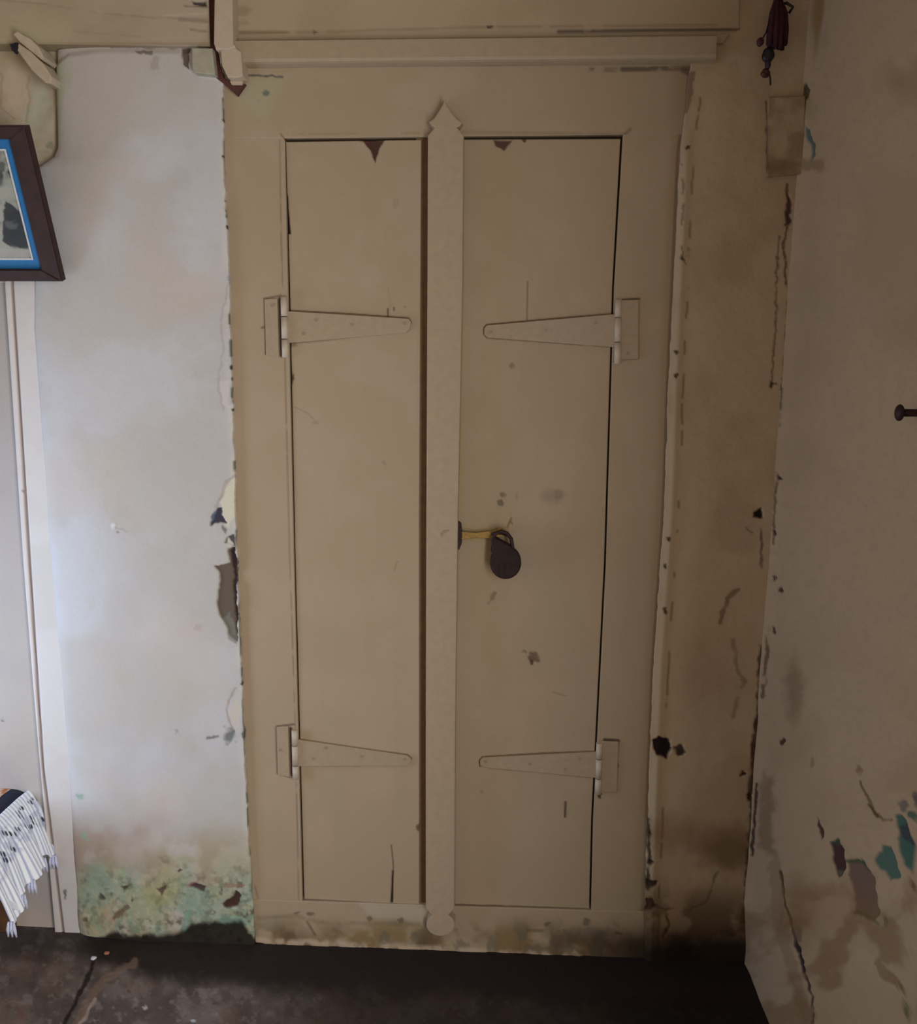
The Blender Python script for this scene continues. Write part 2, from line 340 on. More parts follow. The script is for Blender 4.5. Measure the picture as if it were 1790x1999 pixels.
def col_back(px, py):
    p = Paint(px, py, (188, 168, 142), 21); p.lw = .9; x, y = px, py
    xl = np.interp(y, [140, 300, 740, 1000, 1300, 1780], [1345, 1326, 1306, 1297, 1276, 1257])
    p.h += .006*(fbm(x, y, 180, 3, 3)-.5)+.002*(fbm(x, y, 40, 4, 3)-.5)
    p.mottle(130, (170, 148, 122), .6, .45, .7, 1); p.mottle(200, (176, 142, 110), .5, .45, .7, 2, sst(900, 1500, y))
    # plaster bead lapping the frame
    b = np.exp(-((x-xl-14)/9.0)**2)*sst(230, 330, y)*(.6+.6*fbm(x*0, y, 60, 44)); p.h += .006*b; p.mix(.5*b, (184, 168, 144))
    p.mix(.6*(1-sst(0, 4, np.abs(x-xl-28-5*(fbm(x*0, y, 30, 8)-.5))))*sst(.5, .6, fbm(x*0, y, 34, 9)), (78, 62, 46))
    for xx, yy in ((1343, 287), (1319, 686), (1318, 733), (1304, 1053), (1300, 1105), (1297, 1190), (1334, 505), (1268, 1628), (1270, 1682)): p.blob(xx, yy, 4, 5, (60, 46, 38), .9, -.002)
    p.poly([(1338, 140), (1356, 140), (1350, 200), (1342, 222), (1330, 215)], (96, 78, 60), .6); p.line([(1322, 245), (1318, 280)], 3.5, (84, 96, 62), .8)
    p.line([(1330, 320), (1334, 360), (1330, 440)], 2, (110, 92, 72), .7, brk=.4); p.line([(1330, 480), (1336, 515)], 1.6, (98, 78, 60), .7, brk=.3)
    # plaster box lines, corner crack
    p.line([(1497, 200), (1498, 335), (1506, 348)], 3, (98, 76, 56), .75, brk=.35)
    p.line([(1520, 460), (1515, 600), (1505, 750)], 2.2, (88, 68, 52), .7, brk=.42)
    p.line([(1535, 360), (1541, 430), (1530, 470), (1538, 600), (1526, 760)], 3, (84, 62, 48), .8, brk=.4)
    p.poly([(1536, 375), (1544, 395), (1546, 430), (1534, 440), (1534, 400)], (76, 54, 56), .9, -.003)
    p.poly([(1486, 988), (1489, 1012), (1472, 1012), (1472, 1000)], (44, 32, 38), 1, -.004)
    p.line([(1486, 1012), (1487, 1110)], 3, (96, 74, 70), .75, brk=.45); p.line([(1455, 1030), (1470, 1040)], 2, (110, 88, 62), .6)
    p.blob(1508, 752, 6, 6, (60, 46, 38), .9, -.002)
    p.line([(1440, 1150), (1420, 1172), (1404, 1215)], 6, (104, 82, 60), .7, brk=.45); p.line([(1486, 1250), (1478, 1400), (1470, 1450), (1462, 1560)], 5, (76, 60, 50), .85, brk=.36)
    p.line([(1430, 1250), (1440, 1310), (1452, 1330), (1430, 1400)], 5, (120, 98, 70), .55, brk=.42)
    p.poly([(1274, 1447), (1284, 1434), (1306, 1440), (1312, 1462), (1300, 1480), (1280, 1474)], (40, 28, 34), 1, -.006); p.blob(1327, 1465, 11, 8, (52, 40, 36), .95, -.004)
    p.line([(1476, 1400), (1466, 1640), (1452, 1800)], 7, (62, 48, 40), .8, brk=.3)
    p.blob(1450, 1510, 5, 6, (52, 32, 26), .95, -.003); p.blob(1462, 1556, 5, 8, (58, 38, 32), .9, -.003)
    p.blob(1425, 1660, 60, 42, (104, 80, 54), .75, soft=.7); p.blob(1380, 1320, 60, 60, (150, 118, 88), .35, soft=.9)
    p.blob(1310, 1625, 60, 30, (132, 98, 70), .5, soft=.8); p.blob(1470, 1660, 12, 60, (70, 56, 46), .7, soft=.6)
    # ragged foot of the frame edge
    p.line([(1266, 1600), (1268, 1680), (1262, 1720), (1268, 1760)], 4, (44, 34, 28), .85, brk=.38)
    p.poly([(1262, 1716), (1284, 1718), (1280, 1728), (1266, 1732)], (40, 28, 30), .95, -.004); p.poly([(1262, 1754), (1272, 1754), (1280, 1772), (1258, 1778)], (34, 24, 26), 1, -.004)
    p.line([(1275, 1770), (1300, 1778), (1307, 1800), (1296, 1830)], 3, (66, 48, 40), .85, -.002); p.line([(1302, 1774), (1340, 1778), (1380, 1760), (1400, 1700)], 2.4, (92, 72, 54), .6, brk=.4)
    p.line([(1276, 1776), (1298, 1782)], 6, (180, 158, 124), .8)
    p.mix(.5*sst(1690, 1800, y), (110, 86, 62)); s = 1822 + 30*(fbm(x, y, 60, 33)-.5)
    p.mottle(44, (82, 62, 46), .7, .42, .62, 36, sst(1700, 1800, y))
    p.mix(.93*sst(-34, 30, y-s), (26, 19, 17))
    return p
tag(wallpiece('wall_back', [(1440, -80), (1440, 60), (1352, 108), (1347, 130), (1328, 300), (1306, 740), (1297, 1000), (1276, 1300), (1258, 1780), (1258, 1890)], [(1610, -80), (1534, 1000), (1466, 1890)],
    [(1200, -80), (1700, -80)], [(1240, 1880), (1600, 1885)], -.008, 2.2, col_back, PLASTER, thick=.05, ragl=2.0), kind='structure')

# ------------------------------------------------------------------ right wall
def col_right(px, py):
    p = Paint(px, py, (180, 158, 131), 31); p.lw = .9; x, y = px, py
    p.mottle(220, (164, 143, 116), .55, .42, .7, 1); p.mottle(120, (174, 155, 130), .4, .45, .7, 2); p.mottle(90, (158, 130, 102), .45, .5, .72, 3, sst(1100, 1700, y)); p.mottle(9, (166, 146, 122), .35, .5, .75, 14)
    p.mottle(160, (138, 116, 82), .5, .45, .7, 5, 1-sst(150, 330, y))
    p.poly([(1568, 168), (1575, 162), (1582, 176), (1579, 190), (1566, 192)], (32, 58, 60), 1, -.003); p.line([(1556, 322), (1600, 322)], 14, (128, 106, 80), .6)
    p.poly([(1572, 246), (1580, 256), (1586, 275), (1592, 300), (1584, 312), (1582, 285), (1572, 266)], (84, 104, 104), .95, -.003)
    p.blob(1575, 205, 18, 30, (150, 132, 84), .5, soft=.7)
    p.line([(1524, 760), (1522, 830)], 3, (84, 66, 52), .8, brk=.35); p.poly([(1514, 922), (1526, 934), (1518, 938)], (48, 34, 30), .95, -.003)
    p.line([(1518, 940), (1512, 990), (1510, 1060)], 3, (88, 66, 52), .75, brk=.35)
    for xx, yy in ((1512, 1042), (1511, 1128), (1524, 1152), (1510, 1230), (1527, 1446)): p.blob(xx, yy, 4, 6, (56, 42, 36), .9, -.002)
    p.line([(1500, 1230), (1496, 1290), (1488, 1360)], 5, (86, 70, 54), .8, brk=.4)
    p.blob(1550, 1350, 18, 60, (126, 98, 78), .6, soft=.6)
    p.poly([(1488, 1505), (1510, 1520), (1508, 1600), (1516, 1680), (1480, 1650), (1484, 1560)], (112, 86, 66), .6, soft=9, warp=2.5); p.line([(1478, 1530), (1472, 1600), (1468, 1670)], 4, (52, 38, 32), .9)
    p.line([(1522, 1700), (1532, 1770), (1545, 1810), (1565, 1880), (1583, 1940), (1590, 2040)], 3.5, (62, 46, 44), .9, -.002, brk=.3)
    p.line([(1552, 1840), (1570, 1895)], 4.5, (44, 34, 44), .9, -.003); p.poly([(1545, 1808), (1565, 1810), (1566, 1840), (1552, 1838)], (106, 96, 84), .7)
    p.line([(1512, 1690), (1520, 1800), (1575, 1990)], 16, (110, 86, 62), .35)
    # peeled patches low on the right
    p.poly([(1596, 1596), (1602, 1612), (1607, 1632), (1601, 1638), (1597, 1620)], (70, 50, 42), .95, -.002)
    p.poly([(1617, 1645), (1632, 1640), (1644, 1652), (1650, 1690), (1646, 1710), (1636, 1714), (1630, 1700)], (74, 56, 54), 1, -.004)
    p.poly([(1618, 1642), (1634, 1638), (1646, 1654), (1640, 1652), (1622, 1648)], (66, 84, 62), .9); p.poly([(1630, 1696), (1648, 1700), (1638, 1714)], (96, 98, 84), .8)
    p.poly([(1652, 1682), (1672, 1676), (1690, 1690), (1706, 1712), (1712, 1760), (1716, 1784), (1704, 1800), (1686, 1790), (1670, 1778), (1664, 1740), (1656, 1700)], (118, 98, 88), 1, -.004)
    p.poly([(1680, 1674), (1690, 1682), (1694, 1694), (1684, 1690)], (48, 78, 68), .9); p.line([(1652, 1680), (1676, 1680), (1692, 1696)], 4, (70, 92, 66), .8)
    p.line([(1670, 1780), (1690, 1790), (1706, 1796), (1712, 1786)], 5, (76, 74, 54), .8); p.line([(1704, 1790), (1712, 1803)], 4, (80, 98, 62), .9); p.blob(1729, 1798, 5, 8, (80, 100, 62), .9)
    p.poly([(1708, 1672), (1724, 1652), (1740, 1650), (1748, 1680), (1756, 1704), (1758, 1714), (1738, 1716), (1726, 1700), (1710, 1686)], (84, 110, 100), 1, -.004)
    p.poly([(1744, 1594), (1758, 1590), (1768, 1600), (1774, 1630), (1784, 1650), (1778, 1700), (1768, 1694), (1752, 1650), (1756, 1626)], (74, 104, 94), 1, -.004)
    p.poly([(1752, 1612), (1766, 1606), (1782, 1640), (1776, 1650), (1758, 1640)], (66, 70, 76), .85); p.blob(1763, 1572, 8, 11, (106, 100, 96), .8)
    p.line([(1790, 1590), (1776, 1588), (1800, 1600)], 6, (70, 96, 86), .9); p.blob(1788, 1560, 6, 12, (70, 70, 76), .8)
    p.line([(1680, 1526), (1690, 1552), (1706, 1580), (1724, 1602), (1740, 1600)], 2.4, (104, 80, 52), .75); p.line([(1696, 1572), (1714, 1594)], 3, (78, 56, 40), .8)
    p.blob(1678, 1502, 7, 8, (130, 106, 80), .7); p.blob(1585, 1490, 5, 12, (130, 106, 80), .6)
    p.blob(1785, 1728, 5, 7, (84, 60, 50), .8)
    p.poly([(1706, 1878), (1716, 1872), (1744, 1900), (1756, 1912), (1764, 1932), (1752, 1926), (1730, 1912), (1716, 1905)], (126, 92, 68), .7); p.poly([(1750, 1914), (1758, 1918), (1762, 1936), (1752, 1926)], (66, 46, 36), .95)
    p.blob(1772, 1975, 5, 14, (76, 84, 52), .8); p.blob(1740, 1840, 60, 60, (168, 160, 130), .4, soft=.9); p.blob(1560, 1780, 30, 50, (128, 98, 66), .5, soft=.8)
    p.mottle(60, (128, 98, 68), .6, .48, .66, 9, sst(1650, 1800, y))
    p.blob(1780, 640, 60, 50, (150, 130, 104), .4, soft=.9)
    return p
ys = np.concatenate([np.arange(0.0, -.30, -.0032), np.arange(-.30, -.75, -.0022), np.arange(-.75, -1.5, -.02)]); ys[0] = .03
zs = np.concatenate([np.arange(0, 1.0, .0026), np.arange(1.0, 2.18, .0034), np.arange(2.18, ZC+.02, .04)])
zz, yy = np.meshgrid(zs[::-1], ys, indexing='ij')
fil = .026*np.exp(-np.abs(yy)/.022)*(.15+.85*sst(0, .2, zz)) + .005*np.exp(-zz/.05) + .006*(fbm(yy*1000, zz*1000, 260, 41, 3)-.5) + .0018*(fbm(yy*1000, zz*1000, 50, 42, 3)-.5)
pos = np.stack([XR-fil, yy, zz], -1)
tag(sheet('wall_right', pos, (-1, 0, 0), (.15, 0, 0), col_right, PLASTER), kind='structure')
PLAIN = mat('plain_limewash', (172, 158, 138), .9, scale=6, fine=.08, bump=.1)
PLAINC = mat('plain_ceiling_wash', (150, 140, 126), .9, scale=5, fine=.1)
def struct(name, a, b, m): return tag(box(name, a, b, m), kind='structure')
struct('wall_right_rear', (XR, -3.0+.32, 2.12), (XR+.15, -1.48, ZC), PLAIN)          # over the doorway
struct('wall_right_rear', (XR, YB, 0), (XR+.15, -2.68, ZC), PLAIN)
struct('wall_right_rear', (XR, -1.62, 0), (XR+.15, -1.481, 2.12), PLAIN)
struct('wall_rear', (XL-.1, YB-.12, 0), (XR+.15, YB, ZC), PLAIN)
struct('wall_left_side', (XL-.12, YB, 0), (XL, .10, ZC), PLAIN)
struct('ceiling', (XL-.12, YB-.12, ZC), (XR+.15, .12, ZC+.1), PLAINC)

# ------------------------------------------------------------------ floor
def col_floor(px, py):
    p = Paint(px, py, (118, 106, 100), 51); p.lw = .9; x, y = px, py
    p.mottle(120, (84, 74, 70), .8, .35, .65, 1); p.mottle(40, (134, 120, 114), .55, .45, .72, 2); p.mottle(22, (86, 74, 68), .6, .5, .7, 3); p.mottle(12, (158, 146, 140), .35, .6, .75, 4)
    p.mottle(90, (122, 92, 74), .5, .5, .72, 6)
    p.h += .003*(fbm(x, y, 60, 52)-.5)
    k = sst(300, 760, x)*(1-sst(1600, 1800, x)); p.mix(.80*k, (34, 27, 24)); p.mix(.6*k*sst(900, 1300, x), (14, 11, 12))  # shade over the right part of the floor, put into its colour
    nb = np.interp(x, [0, 140, 500, 1300], [1860, 1868, 1925, 1950]); nb = nb+26*(fbm(x, y, 60, 57)-.5)*2; p.mix(.88*(1-sst(-14, 34, y-nb))*sst(120, 190, x), (30, 22, 20)); p.mix(.5*(1-sst(-10, 20, y-nb)), (50, 42, 40))  # dark band along the wall foot, shade painted into the floor
    # joint with a mortar ridge running to the wall
    p.line([(100, 2060), (128, 1990), (165, 1920), (182, 1880)], 5, (34, 27, 25), .85, -.003)
    p.line([(130, 2040), (165, 1965), (200, 1915), (265, 1878)], 9, (128, 106, 90), .7, .002)
    p.line([(150, 2010), (186, 1950)], 3.5, (176, 158, 146), .6)
    for xx, yy, c in ((283, 1966, (190, 184, 180)), (376, 1992, (190, 190, 196)), (250, 1935, (110, 76, 56)), (30, 1975, (120, 110, 106))): p.blob(xx, yy, 4, 3, c, .9)
    return p
xs = np.concatenate([np.arange(XL, -1.30, .03), np.arange(-1.30, XR+.03, .0035)])
ysf = np.concatenate([np.arange(.10, -.52, -.0030), np.arange(-.52, YB, -.04)])
yy, xx = np.meshgrid(ysf, xs, indexing='ij')
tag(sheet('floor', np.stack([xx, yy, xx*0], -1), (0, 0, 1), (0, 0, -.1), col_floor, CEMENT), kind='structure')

# ------------------------------------------------------------------ boards above: beam, loft board, cornice
def col_beam(px, py):
    p = Paint(px, py, (174, 160, 138), 61); x, y = px, py
    p.mottle(120, (166, 152, 126), .5, .4, .7, 1, sy=.5); p.mottle(120, (186, 176, 156), .35, .45, .75, 2, sy=.4)
    p.line([(0, 0), (90, 8), (200, 26), (300, 34), (405, 36)], 2.2, (140, 124, 100), .4, -.001, brk=.4)
    p.line([(20, 40), (150, 62), (300, 74)], 2, (146, 130, 106), .3, brk=.46)
    p.poly([(376, 3), (404, 3), (403, 10), (378, 9)], (52, 44, 48), .95, -.003); p.line([(360, 12), (404, 14)], 2, (120, 104, 84), .7)
    p.line([(350, 38), (404, 42)], 4, (134, 116, 96), .6, brk=.3); p.line([(372, 58), (404, 62)], 2.5, (130, 112, 90), .6); p.line([(320, 30), (404, 26)], 2, (190, 178, 160), .5)
    p.mix(.65*(1-sst(0, 7, np.abs(y-86))), (146, 130, 104)); p.blob(60, 60, 60, 30, (182, 176, 140), .5, soft=.8)
    p.h += .001*(fbm(x, y*2, 80, 6)-.5)
    return p
tag(wallpiece('trim_1', [(-260, -70), (-260, 92)], [(405, -70), (410, 92)], [(-260, -80), (420, -80)], [(-260, 84), (60, 86), (420, 91)], -.018, 2.5, col_beam, PAINT, thick=.05), kind='structure')
def col_loft(px, py):
    p = Paint(px, py, (180, 162, 137), 62); x, y = px, py
    p.mottle(160, (166, 148, 120), .5, .45, .7, 1)
    p.blob(470, 20, 22, 8, (140, 124, 100), .5); p.blob(470, 44, 18, 5, (150, 134, 108), .4)
    p.line([(455, 66), (620, 62), (960, 52), (1400, 48)], 3, (126, 110, 86), .4, -.001, brk=.35)
    p.line([(1090, 62), (1250, 60), (1444, 58)], 4, (70, 58, 56), .75, brk=.35); p.line([(458, 63), (560, 63)], 3, (130, 110, 78), .7)
    p.blob(617, 63, 5, 3, (100, 84, 66), .8); p.blob(957, 52, 5, 3, (70, 54, 46), .9)
    return p
tag(wallpiece('trim_2', [(412, -80), (412, 84)], [(1444, -80), (1444, 140)], [(400, -90), (1600, -90)], [(400, 84), (1430, 74), (1600, 74)], -.008, 3, col_loft, PAINT, thick=.03), kind='structure')
# filler wall between cornice end and the right corner, above wall_back
RUST = mat('rusty_gap', (84, 50, 44), .9); DARK = mat('dark_gap', (40, 30, 26), .95)
tag(prism('trim_3', [(404, -70), (420, -70), (422, 90), (436, 150), (452, 163), (478, 163), (462, 186), (440, 166), (418, 149), (406, 90)], -.014, .012, RUST), kind='structure')
CREAMW = mat('cream_board_paint', CREAM, .6, scale=60, fine=.05, bump=.08)
CREAML = mat('pale_cream_paint', (186, 169, 147), .6, scale=60, fine=.05, bump=.08)
tag(prism('trim_4', [(419, -80), (452, -80), (455, 84), (459, 88), (459, 93), (446, 97), (421, 97), (417, 84)], -.052, .0, CREAML, bevel=.003), kind='structure')

# ------------------------------------------------------------------ cupboard
cup_loc = P(850, 1856); cup = empty('wall_cupboard', tuple(cup_loc))
tag(cup, 'tall cream painted two door cupboard with strap hinges set into the wall', 'cupboard')
def wood(seed, base=CREAM, extra=None):
    def f(px, py):
        p = Paint(px, py, base, seed)
        p.mottle(200, (166, 149, 123), .5, .42, .7, 1); p.mottle(90, (179, 157, 135), .35, .45, .7, 2); p.mottle(30, (164, 145, 118), .25, .5, .8, 3, sy=3)
        p.h += .0006*(fbm(px, py/5, 50, seed+60)-.5)
        if extra: extra(p)
        return p
    return f
def grime_low(p, a=1.0):
    y = p.py; g = sst(1776, 1830, y+24*(fbm(p.px, p.py, 60, 91)-.5))
    p.mottle(50, (128, 106, 66), .8*a, .34, .6, 71, g); p.mottle(30, (104, 98, 84), .6*a, .5, .66, 72, g); p.mottle(70, (96, 70, 46), .6*a, .5, .7, 73, sst(1800, 1840, y))
def ex_header(p):
    p.poly([(470, 150), (560, 150), (520, 230), (450, 200)], (166, 166, 136), .5, soft=14)
    p.poly([(470, 146), (553, 148), (552, 152), (470, 150)], (60, 56, 66), .8, -.001); p.blob(520, 182, 7, 6, (98, 106, 100), .85); p.blob(506, 194, 3, 3, (150, 150, 124), .6)
    p.line([(548, 262), (558, 275)], 2, (122, 100, 74), .7); p.line([(560, 262), (830, 259)], 2.2, (150, 130, 102), .5, brk=.4); p.line([(905, 258), (1225, 262)], 4, (140, 124, 96), .45, brk=.3)
    p.line([(1214, 268), (1230, 252)], 4, (132, 106, 84), .7)
    p.line([(1150, 137), (1345, 133)], 6, (66, 56, 50), .7, brk=.42); p.blob(1348, 140, 16, 10, (54, 46, 42), .8)  # broken dark line below the cornice: its shadow painted on the header
    p.mix(.4*sst(1290, 1345, p.px), (134, 110, 84))
def ex_lpost(p):
    y = p.py; xe = np.interp(y, [275, 1757], [555, 590])
    p.line([(546, 270), (549, 470), (556, 700), (566, 1100), (576, 1400), (583, 1757)], 1.7, (126, 106, 82), .6, brk=.35)
    p.line([(516, 583), (548, 577)], 2.2, (98, 76, 60), .7); p.line([(515, 583), (517, 640), (518, 692)], 1.8, (110, 84, 66), .75)
    p.line([(512, 640), (520, 636), (528, 640)], 3, (108, 76, 62), .8)
    p.line([(541, 1418), (574, 1414)], 2.4, (92, 70, 62), .75); p.line([(538, 1420), (541, 1510), (568, 1518)], 1.9, (104, 82, 72), .7)
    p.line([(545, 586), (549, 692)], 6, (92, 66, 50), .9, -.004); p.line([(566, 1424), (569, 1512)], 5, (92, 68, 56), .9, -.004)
    p.poly([(436, 140), (470, 160), (470, 240), (446, 230)], (168, 160, 124), .5, soft=10)
    p.mix(.5*(1-sst(0, 5, p.px-np.interp(y, [150, 560, 1100, 1850], [434, 447, 464, 495])))*sst(.45, .6, fbm(y*0, y, 26, 3)), (140, 120, 84))
    p.line([(498, 1730), (505, 1760)], 2, (120, 100, 80), .5)
    p.poly([(486, 1740), (520, 1780), (540, 1850), (480, 1850)], (170, 168, 142), .5, soft=14); grime_low(p)
def ex_rpost(p):
    y = p.py
    p.line([(1216, 585), (1248, 583)], 2.6, (78, 60, 48), .85); p.blob(1224, 599, 8, 8, (64, 62, 70), .95); p.line([(1248, 586), (1247, 700)], 1.6, (130, 108, 84), .5, brk=.3); p.line([(1216, 702), (1246, 700)], 1.8, (120, 98, 76), .55)
    p.line([(1180, 1444), (1207, 1446)], 4, (70, 54, 42), .9); p.line([(1208, 1448), (1204, 1545), (1180, 1546)], 1.6, (124, 102, 78), .5, brk=.3); p.blob(1200, 1492, 8, 6, (92, 76, 58), .8); p.blob(1168, 1552, 5, 7, (50, 38, 32), .9)
    xe = np.interp(y, [150, 300, 740, 1000, 1300, 1780], [1345, 1326, 1306, 1297, 1276, 1257])
    p.mix(.55*sst(-26, -6, p.px-xe), (150, 126, 94)); p.mix(.6*(1-sst(1, 5, np.abs(p.px-xe+3))), (98, 76, 54))
    p.poly([(1252, 1600), (1264, 1600), (1262, 1770), (1236, 1774), (1248, 1700)], (168, 166, 140), .3, soft=6); grime_low(p)
def ex_rail(p):
    grime_low(p); x, y = p.px, p.py
    p.poly([(700, 1762), (835, 1770), (835, 1800), (720, 1790)], (180, 170, 152), .6, soft=6)
    yb = np.interp(x, [500, 1130, 1250], [1838, 1868, 1872]) + 5*(fbm(x, y*0, 24, 14)-.5)
    p.mix(.85*sst(-12, -3, y-yb)*(1-sst(1090, 1140, x))*sst(.3, .5, fbm(x, y, 26, 15)), (190, 170, 146), .002)
    p.blob(1127, 1862, 8, 6, (186, 160, 140), .9, .003)
    for xx, yy in ((578, 1782), (606, 1785), (722, 1793), (782, 1797), (1145, 1800), (1068, 1803), (1208, 1822)): p.blob(xx, yy, 7, 4, (92, 84, 68), .7)
    p.line([(1030, 1816), (1100, 1818)], 4, (108, 88, 62), .6, brk=.35); p.blob(1150, 1822, 34, 12, (112, 106, 92), .5, soft=.6)
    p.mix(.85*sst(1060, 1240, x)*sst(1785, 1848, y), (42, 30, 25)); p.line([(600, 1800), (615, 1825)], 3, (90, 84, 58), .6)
    p.line([(500, 1792), (580, 1788), (620, 1800), (830, 1806)], 5, (120, 112, 82), .4, brk=.4)
OL = [(553, 268), (556, 275), (562, 560), (574, 1100), (590, 1758)]     # edges of the opening
OR = [(1216, 266), (1199, 560), (1183, 1100), (1158, 1600), (1154, 1778)]
FL = [(426, 60), (428, 90), (434, 150), (444, 560), (460, 1100), (494, 1850)]
FR = [(1349, 130), (1330, 300), (1308, 740), (1299, 1000), (1278, 1300), (1260, 1780), (1260, 1890)]
TOPO = [(400, 270), (556, 270), (1216, 263), (1400, 262)]; BOTO = [(480, 1755), (592, 1759), (1152, 1777), (1300, 1781)]
o = wallpiece('frame_header', FL, FR, [(400, 104), (1400, 96)], TOPO, .0, 2.2, wood(102, extra=ex_header), PAINT, cup, .05)
TP2 = [(x, y-8) for x, y in TOPO]; BT2 = [(x, y+6) for x, y in BOTO]
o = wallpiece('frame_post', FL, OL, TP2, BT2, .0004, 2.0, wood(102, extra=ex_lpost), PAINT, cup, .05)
o = wallpiece('frame_post', OR, FR, TP2, BT2, .0004, 2.0, wood(102, extra=ex_rpost), PAINT, cup, .05)
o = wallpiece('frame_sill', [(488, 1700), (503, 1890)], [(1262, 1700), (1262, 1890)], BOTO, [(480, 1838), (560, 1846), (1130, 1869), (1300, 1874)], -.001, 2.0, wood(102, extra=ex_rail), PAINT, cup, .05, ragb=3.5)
box('cupboard_interior', tuple(P(540, 1800, .034)), tuple(P(1235, 240, .05)), DARK, cup)
# doors
def ex_ldoor(p):
    R = (84, 56, 44)
    p.poly([(708, 273), (750, 273), (742, 290), (736, 304), (733, 318), (726, 300), (716, 285)], (74, 50, 40), 1, -.003, warp=.5)
    p.line([(700, 274), (720, 278)], 2, (110, 50, 44), .6); p.line([(560, 276), (830, 270)], 1.8, (66, 46, 36), .6)
    p.poly([(557, 380), (561, 380), (567, 457), (559, 457)], (40, 26, 22), 1, -.003, warp=.2, soft=1)
    for pts in ([(562, 606), (690, 613), (798, 621), (803, 630)], [(582, 1443), (680, 1459), (796, 1474), (803, 1481)]): p.line(pts, 2.0, (104, 76, 52), .85)
    p.line([(562, 671), (595, 668), (640, 664), (700, 656)], 2.2, (120, 100, 78), .55, brk=.25); p.line([(584, 1494), (700, 1495)], 1.8, (124, 104, 80), .4, brk=.3)
    p.blob(572, 672, 8, 4, (100, 88, 72), .6); p.line([(757, 603), (757, 618)], 2, (80, 64, 50), .9); p.blob(768, 603, 2.6, 5, (110, 84, 66), .8)
    p.line([(758, 560), (762, 605)], 1.3, (150, 128, 102), .4); p.blob(773, 395, 5, 12, (150, 132, 106), .4); p.blob(791, 600, 3, 3, (130, 110, 88), .6)
    p.line([(566, 705), (570, 745), (568, 750)], 3, (84, 50, 40), .8, brk=.2); p.blob(571, 736, 4, 5, (90, 62, 44), .9)
    p.line([(575, 795), (600, 806), (618, 825)], 1.5, (138, 116, 90), .45, brk=.3); p.blob(616, 826, 5, 3, (140, 120, 92), .4)
    p.blob(750, 904, 4, 6, (140, 118, 90), .5); p.line([(770, 1112), (776, 1096)], 1.6, (136, 114, 88), .5)
    p.line([(764, 1650), (768, 1690), (765, 1764)], 1.8, (92, 74, 58), .7); p.poly([(765, 1700), (768, 1700), (767, 1765), (762, 1764)], (44, 32, 32), 1, -.003, warp=.2, soft=1)
    p.blob(818, 1616, 5, 5, (78, 58, 44), .8); p.line([(592, 1757), (700, 1762), (830, 1770)], 2.2, (96, 78, 54), .75, brk=.3)
    p.line([(814, 860), (815, 640)], 1.5, (160, 140, 112), .3)
    p.poly([(592, 420), (600, 700), (590, 700)], (150, 132, 110), .0)
def ex_rdoor(p):
    p.poly([(962, 274), (1000, 274), (990, 284), (985, 295), (976, 288), (966, 284)], (76, 54, 44), .95, -.003, warp=.5); p.blob(1024, 275, 4, 3, (70, 50, 40), .9)
    p.line([(905, 271), (1214, 269)], 2.2, (60, 42, 36), .8)
    p.line([(1196, 612), (1070, 623), (950, 634), (945, 642)], 2.0, (104, 76, 50), .85); p.line([(945, 640), (944, 652), (950, 660), (1050, 667), (1195, 678)], 1.5, (116, 94, 72), .6, brk=.25)
    p.line([(1160, 1467), (1050, 1471), (942, 1478), (936, 1486), (937, 1496)], 2.0, (108, 70, 52), .85); p.line([(955, 1500), (1060, 1508), (1160, 1519)], 1.4, (128, 106, 82), .45, brk=.25)
    p.line([(1030, 550), (1028, 626)], 1.8, (112, 90, 70), .6, brk=.2); p.blob(1000, 713, 5, 5, (122, 100, 78), .7)
    # scuffs round the lock
    G = (104, 94, 78)
    p.blob(982, 966, 5, 6, G, .8); p.blob(977, 982, 5, 7, G, .85); p.blob(1080, 970, 22, 14, (136, 120, 98), .5, soft=.7); p.blob(1090, 965, 8, 10, (128, 112, 92), .5); p.blob(1010, 968, 4, 8, (140, 124, 100), .4)
    p.line([(990, 1030), (998, 1012)], 2.6, (130, 104, 62), .85); p.line([(996, 1018), (1000, 1022)], 2, (110, 90, 60), .7)
    p.poly([(900, 1026), (960, 1028), (990, 1030), (996, 1034), (960, 1056), (902, 1056)], (168, 144, 92), .55, soft=6)
    p.blob(960, 1080, 12, 40, (172, 152, 104), .4, soft=.8); p.blob(962, 1162, 5, 9, (126, 108, 80), .8); p.line([(952, 1178), (962, 1168)], 2.2, (130, 112, 88), .6)
    p.blob(1042, 1284, 9, 10, (98, 80, 62), .85, -.001); p.blob(1024, 1272, 5, 4, (112, 96, 76), .75); p.blob(1036, 1294, 5, 4, (80, 52, 40), .9)
    p.line([(1080, 1352), (1104, 1358)], 2, (136, 114, 90), .5); p.line([(1104, 1566), (1103, 1594)], 2.6, (78, 62, 54), .9); p.blob(940, 1546, 4, 4, (130, 108, 84), .6)
    p.poly([(898, 620), (916, 640), (912, 720), (896, 740)], (174, 158, 118), .5, soft=8); p.poly([(892, 780), (905, 780), (902, 1020), (892, 1020)], (168, 148, 92), .55, soft=5)
    p.line([(890, 1767), (960, 1768), (1150, 1776)], 2.4, (98, 80, 54), .75, brk=.3); p.blob(908, 1772, 16, 5, (112, 98, 66), .7)
    p.mix(.35*sst(1120, 1200, p.px), (168, 148, 118))
LD = [(558, 278), (566, 560), (577, 1100), (594, 1755)]; RD = [(1211, 272), (1195, 560), (1179, 1100), (1154, 1600), (1150, 1773)]
dl = wallpiece('door', LD, [(822, 270), (818, 1000), (818, 1775)], [(550, 277), (830, 273)], [(590, 1755), (830, 1767)], .004, 1.8, wood(105, extra=ex_ldoor), PAINT, cup, .024)
